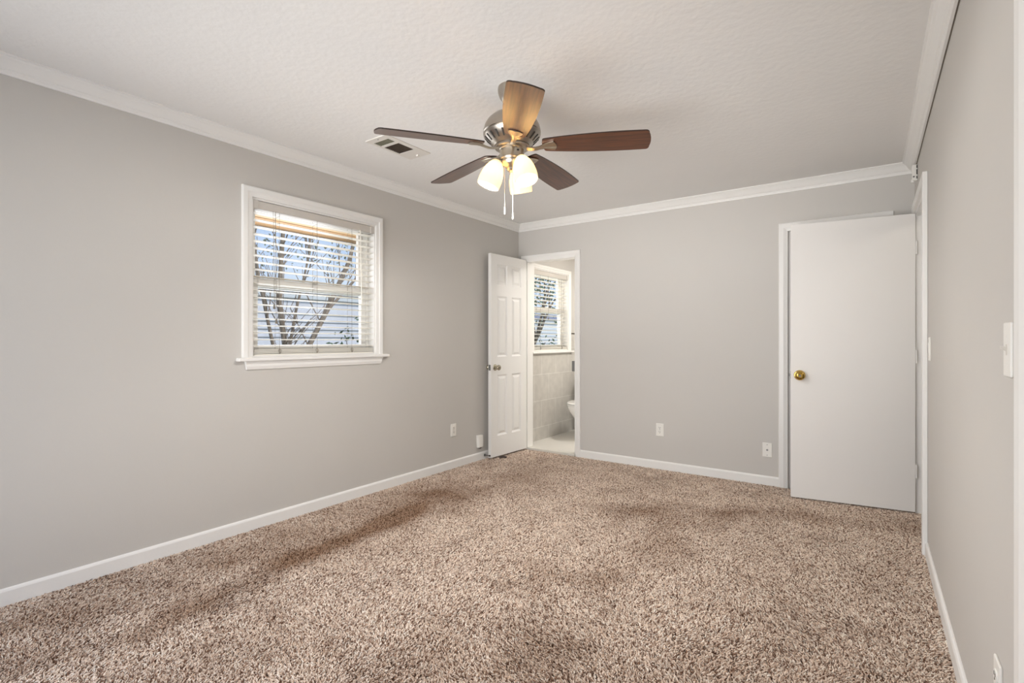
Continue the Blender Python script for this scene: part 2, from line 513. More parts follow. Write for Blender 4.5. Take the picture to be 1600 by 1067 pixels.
# casing of the hall doorway: thick near side and head
bm = new()
bx(bm, W-0.024, W, DW[0]-0.065, DW[0], FZ, DW[3]+0.06, 0.004)
bx(bm, W-0.024, W, DW[0], DW[1]+0.03, DW[3], DW[3]+0.06, 0.004)
bx(bm, W-0.004, W, DW[1], DW[1]+0.05, FZ, DW[3], 0.001)
struct('trim_9', bm, M['white'], 'white casing around the hall doorway in the right wall', 'trim')
bm = new()
bx(bm, W-0.004, W+0.115, DW[0]-0.001, DW[0]+0.018, FZ, DW[3])
bx(bm, W-0.004, W+0.115, DW[1]-0.018, DW[1]+0.001, FZ, DW[3])
bx(bm, W-0.004, W+0.115, DW[0], DW[1], DW[3]-0.018, DW[3]+0.001)
struct('trim_10', bm, M['white'], 'white jamb lining of the hall doorway', 'trim')
bm = new()
bx(bm, 0.093, 0.113, 0.0, 0.112, 0.0, 2.035); bx(bm, 0.692, 0.707, -0.004, 0.112, 0.0, 2.035); bx(bm, 0.093, 0.707, -0.004, 0.112, 2.02, 2.037)
bx(bm, 0.682, 0.694, 0.045, 0.085, 0.0, 2.02)
struct('trim_11', bm, M['white'], 'white jamb lining of the bathroom doorway', 'trim')
casing('trim_12', 'white casing of the closet at the right picture edge', 'x', W, -1, NC[0], NC[1], NC[3], 0.095, 0.018, FZ)
bm = new(); bx(bm, 0.093, 0.705, -0.004, 0.068, -0.016, BF+0.003, 0.004)
struct('trim_13', bm, M['marble'], 'white marble threshold of the bathroom doorway', 'trim')
bm = new(); bx(bm, 0.662, 0.692, -0.0065, -0.004, 0.86, 0.965)
o = struct('trim_14', bm, M['steel'], 'grey strike plate on the bathroom door jamb', 'trim')

# ------------------------------------------------------------------ windows and blinds
def window(idx, label, WN, sgn_label, rail_z, cw=0.063):
    y0, y1, z0, z1 = WN
    root = struct_empty('window_%d' % idx, label, 'window', (0, (y0+y1)/2, z0))
    oy, oz = (y0+y1)/2, z0
    def B(bm, xa, xb, ya, yb, za, zb, bev=0.0): bx(bm, xa, xb, ya-oy, yb-oy, za-oz, zb-oz, bev)
    # interior casing, mitred
    bm = new()
    w, t = cw, 0.018
    prof = [(0, 0), (0, t*0.8), (w*0.1, t), (w*0.5, t), (w*0.62, t*0.72), (w, t*0.6), (w, 0)]
    P = lambda a, p, z: (p, a-oy, z-oz)
    loft(bm, [[P(y0-w+u, p, z0-0.005) for u, p in prof], [P(y0-w+u, p, z1+w-u) for u, p in prof]])
    loft(bm, [[P(y1+w-u, p, z0-0.005) for u, p in prof], [P(y1+w-u, p, z1+w-u) for u, p in prof]])
    loft(bm, [[P(y0-w+u, p, z1+w-u) for u, p in prof], [P(y1+w-u, p, z1+w-u) for u, p in prof]])
    obj('window_casing', bm, M['white'], root)
    # jamb lining
    bm = new()
    B(bm, -0.151, 0.0, y0, y0+0.012, z0, z1); B(bm, -0.151, 0.0, y1-0.012, y1, z0, z1)
    B(bm, -0.151, 0.0, y0+0.012, y1-0.012, z1-0.012, z1); B(bm, -0.16, 0.0, y0+0.012, y1-0.012, z0, z0+0.01)
    obj('window_jamb', bm, M['vinyl'], root)
    # outer vinyl frame
    ya, yb, za, zb = y0+0.012, y1-0.012, z0+0.01, z1-0.012
    bm = new()
    f = 0.022
    B(bm, -0.145, -0.065, ya, ya+f, za, zb, 0.003); B(bm, -0.145, -0.065, yb-f, yb, za, zb, 0.003)
    B(bm, -0.145, -0.065, ya, yb, zb-0.012, zb, 0.002); B(bm, -0.145, -0.065, ya, yb, za, za+f, 0.003)
    obj('window_frame', bm, M['vinyl'], root)
    s = 0.045
    ya += f; yb -= f; za += f; zb -= 0.012
    def sash(name, xa, xb, zl, zh, rb, rt):
        bm = new()
        B(bm, xa, xb, ya, ya+s, zl, zh, 0.004); B(bm, xa, xb, yb-s, yb, zl, zh, 0.004)
        B(bm, xa, xb, ya+s, yb-s, zl, zl+rb, 0.004); B(bm, xa, xb, ya+s, yb-s, zh-rt, zh, 0.004)
        so = obj(name, bm, M['vinyl'], root)
        bm = new(); xm = (xa+xb)/2
        B(bm, xm-0.002, xm+0.002, ya+s-0.004, yb-s+0.004, zl+rb-0.004, zh-rt+0.004)
        obj('pane', bm, M['glass'], so)
        return so
    sash('upper_sash', -0.135, -0.105, rail_z-0.028, zb, 0.05, 0.03)
    lo = sash('lower_sash', -0.102, -0.072, za, rail_z+0.035, 0.045, 0.055)
    bm = new(); B(bm, -0.085, -0.060, oy-0.03, oy+0.03, rail_z+0.035, rail_z+0.045, 0.003)
    B(bm, -0.08, -0.066, oy-0.006, oy+0.035, rail_z+0.045, rail_z+0.055, 0.003)
    obj('sash_lock', bm, M['vinyl'], lo)
    # sill (stool) and apron
    e = 0.095 if idx == 1 else 0.07
    bm = new(); B(bm, -0.02, 0.042, y0-e, y1+e+0.015, z0-0.022, z0-0.001, 0.005)
    obj('window_sill', bm, M['white'], root)
    if idx == 1:
        bm = new()
        pr = [(0, z0-0.022), (0.022, z0-0.022), (0.022, z0-0.034), (0.016, z0-0.040), (0.018, z0-0.055), (0.012, z0-0.074), (0, z0-0.078)]
        a0, a1 = y0-0.045, y1+0.06
        loft(bm, [[(p, a0+(z0-0.022-z)*0.2-oy, z-oz) for p, z in pr], [(p, a1-(z0-0.022-z)*0.3-oy, z-oz) for p, z in pr]])
        obj('window_apron', bm, M['white'], root)
    return root

window(1, 'white double hung window in the left bedroom wall', WIN1, 'left', 1.542)
window(2, 'white double hung window over the bathroom tile', WIN2, 'bath', 1.53, 0.05)

def blind(label, WN, bottom, n_slats, cords, lift_y, wand_y, group):
    y0, y1, z0, z1 = WN
    oy, oz = (y0+y1)/2, z1
    t = thing('window_blind', label, 'blind', (-0.03, oy, oz), 0, group)
    L, R = y0+0.016-oy, y1-0.016-oy
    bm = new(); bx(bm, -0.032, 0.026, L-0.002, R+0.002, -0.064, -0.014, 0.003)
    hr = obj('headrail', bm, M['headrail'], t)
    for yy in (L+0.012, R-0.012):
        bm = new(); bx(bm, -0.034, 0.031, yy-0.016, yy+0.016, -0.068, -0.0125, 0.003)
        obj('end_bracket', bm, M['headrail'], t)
    top = -0.088
    base = bottom-oz
    pitch = (top-(base+0.012))/(n_slats-1)
    bm = new()
    tilt = math.radians(4)
    for i in range(n_slats):
        zc = top-i*pitch
        # a gently crowned slat, 50 mm deep
        ring = []
        for k in range(7):
            u = -0.025+0.05*k/6
            ring.append((u, 0.0022*(1-(u/0.025)**2)))
        up = [(u, v+0.0014) for u, v in ring]
        dn = [(u, v-0.0014) for u, v in ring][::-1]
        pr = up+dn
        pr = [(u*math.cos(tilt)-v*math.sin(tilt), u*math.sin(tilt)+v*math.cos(tilt)) for u, v in pr]
        jig = random.uniform(-0.0007, 0.0007)
        loft(bm, [[(u, L+0.002, zc+v+jig) for u, v in pr], [(u, R-0.002, zc+v-jig) for u, v in pr]])
    obj('slats', bm, M['blind'], t)
    # gathered surplus slats on the bottom rail
    bm = new()
    for k in range(6):
        j = random.uniform(-0.002, 0.002)
        bx(bm, -0.025+j, 0.025+j, L+0.002+j, R-0.002+j, base-0.0035-0.005*k-0.0034, base-0.0035-0.005*k, 0.0008, 1)
    obj('slat_stack', bm, M['blind'], t)
    bm = new(); bx(bm, -0.026, 0.026, L+0.002, R-0.002, base-0.052, base-0.035, 0.003)
    br = obj('bottom_rail', bm, M['blind'], t)
    for cy in cords:
        bm = new()
        for xx in (-0.0265, 0.0265):
            tube(bm, [(xx, cy-oy, -0.064), (xx, cy-oy, base-0.036)], 0.0011, 6)
        for i in range(n_slats):
            zc = top-i*pitch-0.0028
            tube(bm, [(-0.0265, cy-oy, zc), (0.0265, cy-oy, zc+0.003)], 0.0008, 5)
        # slack loops gathered at the bottom
        for q in range(4):
            a = random.uniform(-0.018, 0.018)
            tube(bm, [(0.027, cy-oy, base-0.002), (0.033, cy-oy+a, base-0.012), (0.034, cy-oy+a*0.6, base-0.024), (0.028, cy-oy+a*0.2, base-0.034)], 0.0012, 5)
        obj('ladder_cord', bm, M['cord'], t)
    for (ly, lz) in lift_y:
        bm = new(); tube(bm, [(0.03, ly-oy, -0.062), (0.034, ly-oy+0.002, lz/2), (0.032, ly-oy+0.006, lz)], 0.0014, 6)
        c = obj('lift_cord', bm, M['cord'], t)
        bm = new(); lathe(bm, [(0.0, lz+0.004), (0.003, lz+0.002), (0.005, lz-0.012), (0.0085, lz-0.026), (0.006, lz-0.030), (0.0, lz-0.031)], 12,
                          Matrix.Translation((0.032, ly-oy+0.006, 0)))
        obj('tassel', bm, M['tassel'], c, smooth=True)
    if wand_y is not None:
        bm = new(); tube(bm, [(0.030, wand_y-oy, -0.062), (0.036, wand_y-oy, -0.085), (0.036, wand_y-oy+0.01, -0.62)], 0.0035, 8)
        obj('tilt_wand', bm, M['blind'], t)
    return t

blind('white horizontal slat blind in the left bedroom window', WIN1, 1.122, 20, (-2.745, -2.47, -2.18), ((-2.79, -0.66), (-2.775, -0.755)), -2.11, None)
blind('white horizontal slat blind in the bathroom window', WIN2, 1.10, 19, (0.45, 0.95), ((0.62, -0.55),), None, None)
blinds_done = True

# unseen rear window behind the camera, made tall to light the low walls
wr = struct_empty('window_3', 'wide white unseen window behind the camera, sized for its light', 'window', (0, 0, 0))
bm = new()
for (xa, xb, za, zb) in ((RWIN[0], RWIN[0]+0.05, RWIN[2], RWIN[3]), (RWIN[1]-0.05, RWIN[1], RWIN[2], RWIN[3]), (RWIN[0], RWIN[1], RWIN[3]-0.05, RWIN[3]),
                         (RWIN[0], RWIN[1], RWIN[2], RWIN[2]+0.05), (1.53, 1.57, RWIN[2], RWIN[3])):
    bx(bm, xa, xb, YR-0.10, YR-0.05, za, zb, 0.004)
obj('window_frame', bm, M['vinyl'], wr)

# ------------------------------------------------------------------ doors
def six_panel(bm, w, h, t):
    """slab in local x 0..w, y 0..t, z 0..h with six raised panels on both faces"""
    bx(bm, 0, w, 0.0125, t-0.0125, 0, h)
    st, mul = 0.098, 0.078
    pw = (w-2*st-mul)/2
    cols = [(st, st+pw), (st+pw+mul, w-st)]
    rows = [(0.205, 0.815), (0.995, 1.605), (1.72, 1.925)]
    xs = sorted({0, w, *[c for cc in cols for c in cc]})
    zs = sorted({0, h, *[r for rr in rows for r in rr]})
    for side in (0, 1):
        yf = 0 if side == 0 else t
        d = 1 if side == 0 else -1
        Y = lambda q: yf+d*q
        for i in range(len(xs)-1):
            for j in range(len(zs)-1):
                x0, x1, z0, z1 = xs[i], xs[i+1], zs[j], zs[j+1]
                isp = (x0, x1) in cols and (z0, z1) in rows
                if not isp:
                    bm.faces.new([bm.verts.new((a, Y(0), b)) for a, b in ((x0, z0), (x1, z0), (x1, z1), (x0, z1))])
                else:
                    lv = [(0, 0), (0.003, 0.004), (0.015, 0.0115), (0.020, 0.0115), (0.042, 0.002)]
                    rings = [[bm.verts.new((a, Y(q), b)) for a, b in ((x0+o, z0+o), (x1-o, z0+o), (x1-o, z1-o), (x0+o, z1-o))] for o, q in lv]
                    for ra, rb in zip(rings[:-1], rings[1:]):
                        for k in range(4):
                            bm.faces.new((ra[k], ra[(k+1) % 4], rb[(k+1) % 4], rb[k]))
                    bm.faces.new(rings[-1])
        # rim so the slab is closed
    bmesh.ops.remove_doubles(bm, verts=bm.verts[:], dist=0.0001)
    for (a, b) in (((0, 0), (w, 0)), ((w, 0), (w, h)), ((w, h), (0, h)), ((0, h), (0, 0))):
        bm.faces.new([bm.verts.new(p) for p in ((a[0], 0, a[1]), (b[0], 0, b[1]), (b[0], t, b[1]), (a[0], t, a[1]))])

def fix_bx_core(bm):
    pass

def knob(parent, name, m, x, z, y_face, d, k_=1.0):
    """round knob with rosette on a door face; d = +1/-1 outward along local y"""
    bm = new()
    mt = Matrix.Translation((x, y_face, z)) @ Matrix.Rotation(-d*PI/2, 4, 'X') @ Matrix.Scale(k_, 4)
    lathe(bm, [(0, 0), (0.031, 0), (0.032, 0.004), (0.029, 0.008), (0.014, 0.011), (0.0125, 0.026), (0.0165, 0.031), (0.024, 0.038), (0.0275, 0.048),
               (0.0265, 0.056), (0.021, 0.0615), (0.012, 0.0635), (0.011, 0.0615), (0.0, 0.061)], 28, mt)
    k = obj(name, bm, m, parent, smooth=True)
    bm = new()
    lathe(bm, [(0, 0.0605), (0.0075, 0.0605), (0.0075, 0.0645), (0.0, 0.065)], 16, mt)
    obj('knob_button', bm, M['shadowgap'], k)
    return k

# six panel door of the bathroom, swung back toward the left wall
# local x runs from the hinge to the free edge; local y=0 is the face seen from the room's right
hx, hy = 0.117, -0.020
fx, fy = 0.090, -0.612
ang1 = math.atan2(fy-hy, fx-hx)
d1 = struct_empty('door_1', 'white six panel bathroom door standing open against the left corner', 'door', (hx, hy, 0.0), ang1)
bm = new()
DWID = math.hypot(fx-hx, fy-hy)
core = new(); core.free()
six_panel(bm, DWID, 2.022, 0.035)
# the face toward +x must be local y = 0 side or t side: rotate so that thickness goes to -x
for v in bm.verts: v.co.y = -v.co.y; v.co.z += 0.014
obj('door_panel', bm, M['doorwhite'], d1)
knob(d1, 'door_knob', M['knobnickel'], DWID-0.062, 0.905, 0.0, 1)
knob(d1, 'door_knob', M['knobnickel'], DWID-0.062, 0.905, -0.035, -1)
bm = new(); bx(bm, DWID-0.0005, DWID+0.0015, -0.030, -0.005, 0.877, 0.933); bx(bm, DWID, DWID+0.011, -0.024, -0.011, 0.896, 0.914, 0.002)
obj('door_latch', bm, M['steel'], d1)
for hz in (0.2, 1.02, 1.82):
    bm = new(); lathe(bm, [(0, 0), (0.0055, 0), (0.0055, 0.085), (0, 0.085)], 12, Matrix.Translation((-0.006, 0.002, hz)))
    obj('hinge', bm, M['white'], d1)

# flat slab door of the hall, swung open in front of the closet
hx, hy = 3.392, -0.178
fx, fy = 2.656, -0.275
ang2 = math.atan2(fy-hy, fx-hx)
SW = math.hypot(fx-hx, fy-hy)
d2 = struct_empty('door_2', 'plain white flat door standing open in front of the closet', 'door', (hx, hy, 0.0), ang2)
bm = new(); bx(bm, 0, SW, -0.035, 0.0, 0.008, 2.036, 0.0015)
obj('door_panel', bm, M['slabwhite'], d2)
knob(d2, 'door_knob', M['brass'], SW-0.058, 0.916, 0.0, 1, 1.18)
knob(d2, 'door_knob', M['brass'], SW-0.058, 0.916, -0.035, -1)
bm = new(); bx(bm, SW-0.0005, SW+0.0015, -0.030, -0.004, 0.89, 0.945); bx(bm, SW, SW+0.012, -0.024, -0.010, 0.908, 0.928, 0.002)
obj('door_latch', bm, M['steel'], d2)
for hz in (0.24, 1.02, 1.76):
    bm = new(); lathe(bm, [(0, 0), (0.006, 0), (0.006, 0.089), (0, 0.089)], 12, Matrix.Translation((-0.006, -0.004, hz)))
    bx(bm, -0.004, -0.001, -0.034, -0.004, hz, hz+0.089)
    obj('hinge', bm, M['white'], d2)
# closet doors
bm = new(); bx(bm, 2.598, 3.217, 0.03, 0.065, FZ, 2.047)
o = struct('door_3', bm, M['slabwhite'], 'white closet door hidden behind the flat open door', 'door')
bm = new(); bx(bm, W+0.015, W+0.05, NC[0]-0.001, NC[1]+0.001, FZ, 2.041)
o = struct('door_4', bm, M['slabwhite'], 'white closet door at the right picture edge', 'door')

# ------------------------------------------------------------------ ceiling fan
CX, CY = 1.689, -2.511
fan = thing('ceiling_fan', 'brushed nickel five blade ceiling fan with three lit glass shades', 'ceiling fan', (CX, CY, H))
Fv = Vector((math.sin(YAW), math.cos(YAW), 0)); Rv = Vector((math.cos(YAW), -math.sin(YAW), 0))
def azim(deg):   # 0 = toward the camera, positive = picture right
    a = math.radians(deg)
    d = -Fv*math.cos(a)+Rv*math.sin(a)
    return math.atan2(d.y, d.x)
bm = new(); lathe(bm, [(0, 0), (0.069, 0), (0.071, -0.012), (0.069, -0.030), (0.061, -0.052), (0.046, -0.072), (0.030, -0.083), (0.017, -0.087), (0, -0.087)], 40)
obj('canopy', bm, M['nickel'], fan, smooth=True)
bm = new(); lathe(bm, [(0, -0.08), (0.0125, -0.08), (0.0125, -0.112), (0.022, -0.116), (0.024, -0.128), (0, -0.13)], 24)
obj('downrod', bm, M['nickel'], fan, smooth=True)
bm = new(); lathe(bm, [(0, -0.122), (0.035, -0.123), (0.07, -0.131), (0.10, -0.147), (0.122, -0.168), (0.136, -0.192), (0.142, -0.214), (0.143, -0.226), (0.139, -0.230),
                       (0.143, -0.234), (0.141, -0.243), (0.112, -0.272), (0.092, -0.287), (0.088, -0.291), (0, -0.291)], 56)
mh = obj('motor_housing', bm, M['nickel'], fan, smooth=True)
bm = new()
for k in range(24):
    a = 2*PI*k/24
    p0 = Vector((0.1352, 0, -0.2500)); p1 = Vector((0.1078, 0, -0.2770))
    ax = (p1-p0).normalized(); nrm = Vector((-ax.z, 0, ax.x)).normalized()
    if nrm.z > 0: nrm = -nrm
    c = (p0+p1)/2
    rot = Matrix.Rotation(a, 4, 'Z')
    pts = []
    hw = 0.0045
    for (s_, w_) in ((-0.5, hw), (0.5, hw*0.8)):
        for y in (-w_, w_):
            for q in (-0.002, 0.0012):
                pts.append(rot @ (c+ax*(s_*(p1-p0).length)+Vector((0, y, 0))+nrm*q))
    vv = [bm.verts.new(p) for p in pts]
    for f in ((0, 1, 3, 2), (4, 6, 7, 5), (0, 4, 5, 1), (2, 3, 7, 6), (0, 2, 6, 4), (1, 5, 7, 3)):
        bm.faces.new([vv[i] for i in f])
obj('vent_slots', bm, M['slot'], mh)
bm = new(); lathe(bm, [(0, -0.290), (0.083, -0.290), (0.085, -0.294), (0.085, -0.303), (0.078, -0.308), (0, -0.308)], 48)
obj('flywheel', bm, M['nickel'], fan, smooth=True)
bm = new(); lathe(bm, [(0, -0.305), (0.064, -0.305), (0.064, -0.310), (0.061, -0.313), (0.061, -0.352), (0.064, -0.357), (0.060, -0.364), (0, -0.364)], 48)
sh = obj('switch_housing', bm, M['nickel_warm'], fan, smooth=True)
bm = new()
ra = azim(28)
vv = bx(bm, 0.0600, 0.0625, -0.006, 0.006, -0.332, -0.324)
for v in bm.verts: v.co = Matrix.Rotation(ra, 4, 'Z') @ v.co
obj('reverse_switch', bm, M['slot'], sh)
bm = new(); lathe(bm, [(0, -0.362), (0.054, -0.362), (0.055, -0.370), (0.046, -0.388), (0.032, -0.398), (0.026, -0.402), (0.026, -0.410), (0.020, -0.416), (0, -0.418)], 40)
lk = obj('light_fitter', bm, M['nickel_warm'], fan, smooth=True)

# blade: local x outward, y sideways, thin; pitched about x
def blade_outline():
    pts = []
    L0, L1 = 0.165, 0.665
    N = 26
    def half(t):
        return 0.049+0.0265*math.sin(min(t, 1.0)**0.85*PI*0.62)
    up = []
    for i in range(N+1):
        t = i/N
        up.append((L0+(L1-0.022-L0)*t, half(t)))
    hw = up[-1][1]
    # rounded corners and a slightly bowed tip
    tip = []
    for i in range(1, 7):
        a = i/6*PI/2
        tip.append((L1-0.022+0.022*math.sin(a)*0.75, hw-0.022+0.022*math.cos(a)))
    for i in range(1, 5):
        y = (hw-0.022)*(1-i/5*2)
        tip.append((L1-0.0055+0.0075*(1-(y/(hw-0.022))**2), y))
    low = [(x, -y) for x, y in up][::-1]
    tip2 = [(x, -y) for x, y in tip[:6]][::-1]
    root = []
    for i in range(1, 6):
        a = i/6*PI
        root.append((L0-0.012*math.sin(a), -0.049*math.cos(a)))
    return up+tip+tip2+low+root
bo = blade_outline()
pitch = math.radians(-12)
droop = math.radians(2.2)
BZ = -0.292
blade_rot = Matrix.Rotation(droop, 4, 'Y') @ Matrix.Rotation(pitch, 4, 'X')
for q, deg in enumerate((4.5, 76.5, 148.5, -139.5, -67.5)):
    bm = new()
    a = [bm.verts.new((x, y, 0.003)) for x, y in bo]
    b = [bm.verts.new((x, y, -0.003)) for x, y in bo]
    bm.faces.new(a); bm.faces.new(b[::-1])
    n = len(bo)
    for i in range(n):
        f = bm.faces.new((a[i], b[i], b[(i+1) % n], a[(i+1) % n])); f.material_index = 1
    bl = obj('blade', bm, [M['wood'], M['bladetop']], fan, (0, 0, BZ))
    bl.rotation_mode = 'XYZ'
    bl.rotation_euler = (Matrix.Rotation(azim(deg), 4, 'Z') @ blade_rot).to_euler()
    # blade iron: narrow arm, then a flared shell plate under the root
    bm = new()
    secs = []
    for (r, w, z, th) in ((0.074, 0.015, -0.012, 0.005), (0.095, 0.0125, -0.017, 0.005), (0.120, 0.0115, -0.018, 0.005), (0.145, 0.0125, -0.013, 0.004), (0.160, 0.017, -0.0085, 0.0035),
                          (0.178, 0.025, -0.0068, 0.003), (0.196, 0.0325, -0.0066, 0.003), (0.212, 0.0355, -0.0065, 0.0028)):
        s = []
        for k in range(9):
            u = -1+2*k/8
            bow = (0.012*(1-u*u) if r > 0.2 else 0)
            ridge = -0.0025*math.cos(u*PI*1.5) if r > 0.15 else 0
            s.append((r+bow, w*u, z-th+ridge*0.6))
        for k in range(8, -1, -1):
            u = -1+2*k/8
            bow = (0.012*(1-u*u) if r > 0.2 else 0)
            s.append((r+bow, w*u, z+th*0.6))
        secs.append(s)
    loft(bm, secs)
    obj('blade_iron', bm, M['nickel_warm'], bl, smooth=True)

# three shades with bulbs on short arms
FAN_W = 25.0
for deg in (36, 156, -86):
    az = azim(deg)
    tilt = math.radians(21)
    # local frame: +z points out of the neck, down along the shade axis
    axis = Vector((math.cos(az)*math.sin(tilt), math.sin(az)*math.sin(tilt), -math.cos(tilt)))
    neck = Vector((math.cos(az)*0.070, math.sin(az)*0.070, -0.362))
    mt = Matrix.Translation(neck) @ axis.to_track_quat('Z', 'Y').to_matrix().to_4x4()
    bm = new()
    tube(bm, [(math.cos(az)*0.035, math.sin(az)*0.035, -0.378), (math.cos(az)*0.050, math.sin(az)*0.050, -0.366), tuple(neck+axis*-0.006), tuple(neck+axis*0.004)], 0.009, 10)
    lathe(bm, [(0, -0.004), (0.014, -0.004), (0.021, 0.003), (0.0225, 0.016), (0, 0.016)], 24, mt)
    arm = obj('lamp_arm', bm, M['nickel_warm'], fan, smooth=True)
    bm = new()
    outer = [(0.021, 0.004), (0.027, 0.012), (0.038, 0.028), (0.047, 0.048), (0.0535, 0.072), (0.0570, 0.098), (0.0575, 0.120), (0.0560, 0.138)]
    inner = [(r-0.0028, z+(0.003 if i == 0 else 0)) for i, (r, z) in enumerate(outer)]
    shell(bm, outer, inner, 40, mt)
    sd = obj('lamp_shade', bm, M['lampglass'], fan, smooth=True)
    bm = new()
    lathe(bm, [(0, 0.016), (0.0125, 0.016), (0.013, 0.035), (0.020, 0.05), (0.029, 0.072), (0.030, 0.085), (0.026, 0.099), (0.014, 0.109), (0, 0.112)], 24, mt)
    obj('bulb', bm, M['bulb'], sd, smooth=True)
    pd = bpy.data.lights.new('fan_lamp', 'SPOT')
    pd.spot_size = math.radians(172); pd.spot_blend = 0.35
    pd.energy = FAN_W; pd.color = (1.0, 0.975, 0.94); pd.shadow_soft_size = 0.045
    po = bpy.data.objects.new('fan_lamp', pd)
    po.location = Vector((CX, CY, H)) + neck + axis*0.142
    po.rotation_euler = axis.to_track_quat('-Z', 'Y').to_euler()
    COL.objects.link(po)

# pull chains
for (du, dd, zb) in ((-0.036, -0.012, 1.797), (0.003, -0.050, 1.763)):
    p = Rv*du+Fv*dd
    ztop = -0.36
    zbot = zb-H
    bm = new()
    n = 60
    tube(bm, [(p.x, p.y, ztop), (p.x, p.y, zbot+0.035)], 0.0011, 6)
    for i in range(n):
        z = ztop+(zbot+0.035-ztop)*i/(n-1)
        r = bmesh.ops.create_icosphere(bm, subdivisions=1, radius=0.0017)
        for v in r['verts']: v.co += Vector((p.x, p.y, z))
    ch = obj('pull_chain', bm, M['nickel_warm'], fan)
    bm = new(); lathe(bm, [(0, zbot+0.038), (0.002, zbot+0.036), (0.003, zbot+0.02), (0.0035, zbot+0.004), (0.002, zbot), (0, zbot)], 12, Matrix.Translation((p.x, p.y, 0)))
    obj('chain_fob', bm, M['plate'], ch, smooth=True)

# ------------------------------------------------------------------ ceiling vent
vx0, vx1, vy0, vy1 = 0.545, 0.738, -2.495, -2.112
vt = thing('ceiling_vent', 'white ceiling air register with dark louvres behind a fan blade', 'air vent', ((vx0+vx1)/2, (vy0+vy1)/2, H))
ox, oy = (vx0+vx1)/2, (vy0+vy1)/2
bm = new()
h1 = (-2.447, -2.385); h2 = (-2.362, -2.226)
hx0, hx1 = 0.567, 0.703
def vb(xa, xb, ya, yb, za=-0.006, zb=0.0, bev=0.0): bx(bm, xa-ox, xb-ox, ya-oy, yb-oy, za, zb, bev)
vb(vx0, hx0, vy0, vy1); vb(hx1, vx1, vy0, vy1); vb(hx0, hx1, vy0, h1[0]); vb(hx0, hx1, h1[1], h2[0]); vb(hx0, hx1, h2[1], vy1)
obj('vent_frame', bm, M['ventwhite'], vt)
bm = new(); vb(hx0, hx1, h1[0], h2[1], -0.0015, -0.0005)
obj('vent_duct', bm, M['vent_dark'], vt)
bm = new()
for i in range(5):
    y = h1[0]+(i+0.7)*(h1[1]-h1[0])/5.2
    vb(hx0, hx1, y-0.0013, y+0.0013, -0.0045, -0.002)
obj('vent_louvre', bm, M['louvre'], vt)
bm = new()
for i in range(9):
    y = h2[0]+(i+0.5)*(h2[1]-h2[0])/9
    vb(hx0, hx1, y-0.0015, y+0.0015, -0.0045, -0.002)
obj('vent_louvre', bm, M['vent_dark'], vt)
bm = new(); vb(0.64, 0.66, -2.152, -2.140, -0.014, -0.005, 0.002)
obj('damper_lever', bm, M['ventwhite'], vt)
for (x, y) in ((ox, vy0+0.02), (ox, vy1-0.02)):
    bm = new()
    lathe(bm, [(0, -0.008), (0.004, -0.0075), (0.004, -0.005), (0, -0.005)], 10, Matrix.Translation((x-ox, y-oy, 0)))
    obj('vent_screw', bm, M['steel'], vt)

# ------------------------------------------------------------------ wall plates
def plate_root(name, label, cat, loc, rz, group=None):
    return thing(name, label, cat, loc, rz, group)
# local: plate in the x-z plane, faces local -y
def outlet(label, loc, rz):
    t = thing('electrical_outlet', label, 'outlet', loc, rz)
    bm = new(); bx(bm, -0.036, 0.036, -0.0065, 0.0, -0.058, 0.058, 0.003)
    obj('cover_plate', bm, M['plate'], t)
    for zc in (0.0195, -0.0195):
        bm = new()
        lathe(bm, [(0, 0.0055), (0.0165, 0.0055), (0.0172, 0.0095), (0, 0.0095)], 24, Matrix.Translation((0, 0, zc)) @ Matrix.Rotation(PI/2, 4, 'X'))
        for v in bm.verts: v.co.z = zc+max(-0.0135, min(0.0135, v.co.z-zc))
        f = obj('socket', bm, M['plate'], t)
        bm = new()
        bx(bm, -0.0075, -0.0050, -0.0102, -0.0090, zc-0.001, zc+0.008); bx(bm, 0.0050, 0.0075, -0.0102, -0.0090, zc-0.001, zc+0.007)
        bx(bm, -0.0025, 0.0025, -0.0102, -0.0090, zc-0.010, zc-0.0055)
        obj('socket_slot', bm, M['slot'], f)
    bm = new(); lathe(bm, [(0, 0.006), (0.003, 0.006), (0.0028, 0.008), (0, 0.008)], 10, Matrix.Rotation(PI/2, 4, 'X'))
    obj('screw', bm, M['steel'], t)
    return t
outlet('white duplex outlet low on the left wall', (0.0, -1.066, 0.348), PI/2)
outlet('white duplex outlet on the far wall between the doors', (1.571, 0.0, 0.357), 0)
outlet('white duplex outlet on the right wall at the lower picture edge', (W, -2.886, 0.343), -PI/2)

t = thing('cable_jack', 'white cable wall plate beside the flat door casing', 'wall plate', (2.457, 0.0, 0.284), 0)
bm = new(); bx(bm, -0.035, 0.035, -0.0065, 0.0, -0.0575, 0.0575, 0.003); obj('cover_plate', bm, M['plate'], t)
bm = new(); lathe(bm, [(0, 0.006), (0.0075, 0.006), (0.0075, 0.009), (0.005, 0.010), (0.005, 0.018), (0.0, 0.018)], 16, Matrix.Rotation(PI/2, 4, 'X')); obj('coax_socket', bm, M['steel'], t, smooth=True)
for zc in (0.042, -0.042):
    bm = new(); lathe(bm, [(0, 0.006), (0.0035, 0.006), (0.003, 0.0085), (0, 0.0085)], 10, Matrix.Translation((0, 0, zc)) @ Matrix.Rotation(PI/2, 4, 'X')); obj('screw', bm, M['steel'], t)

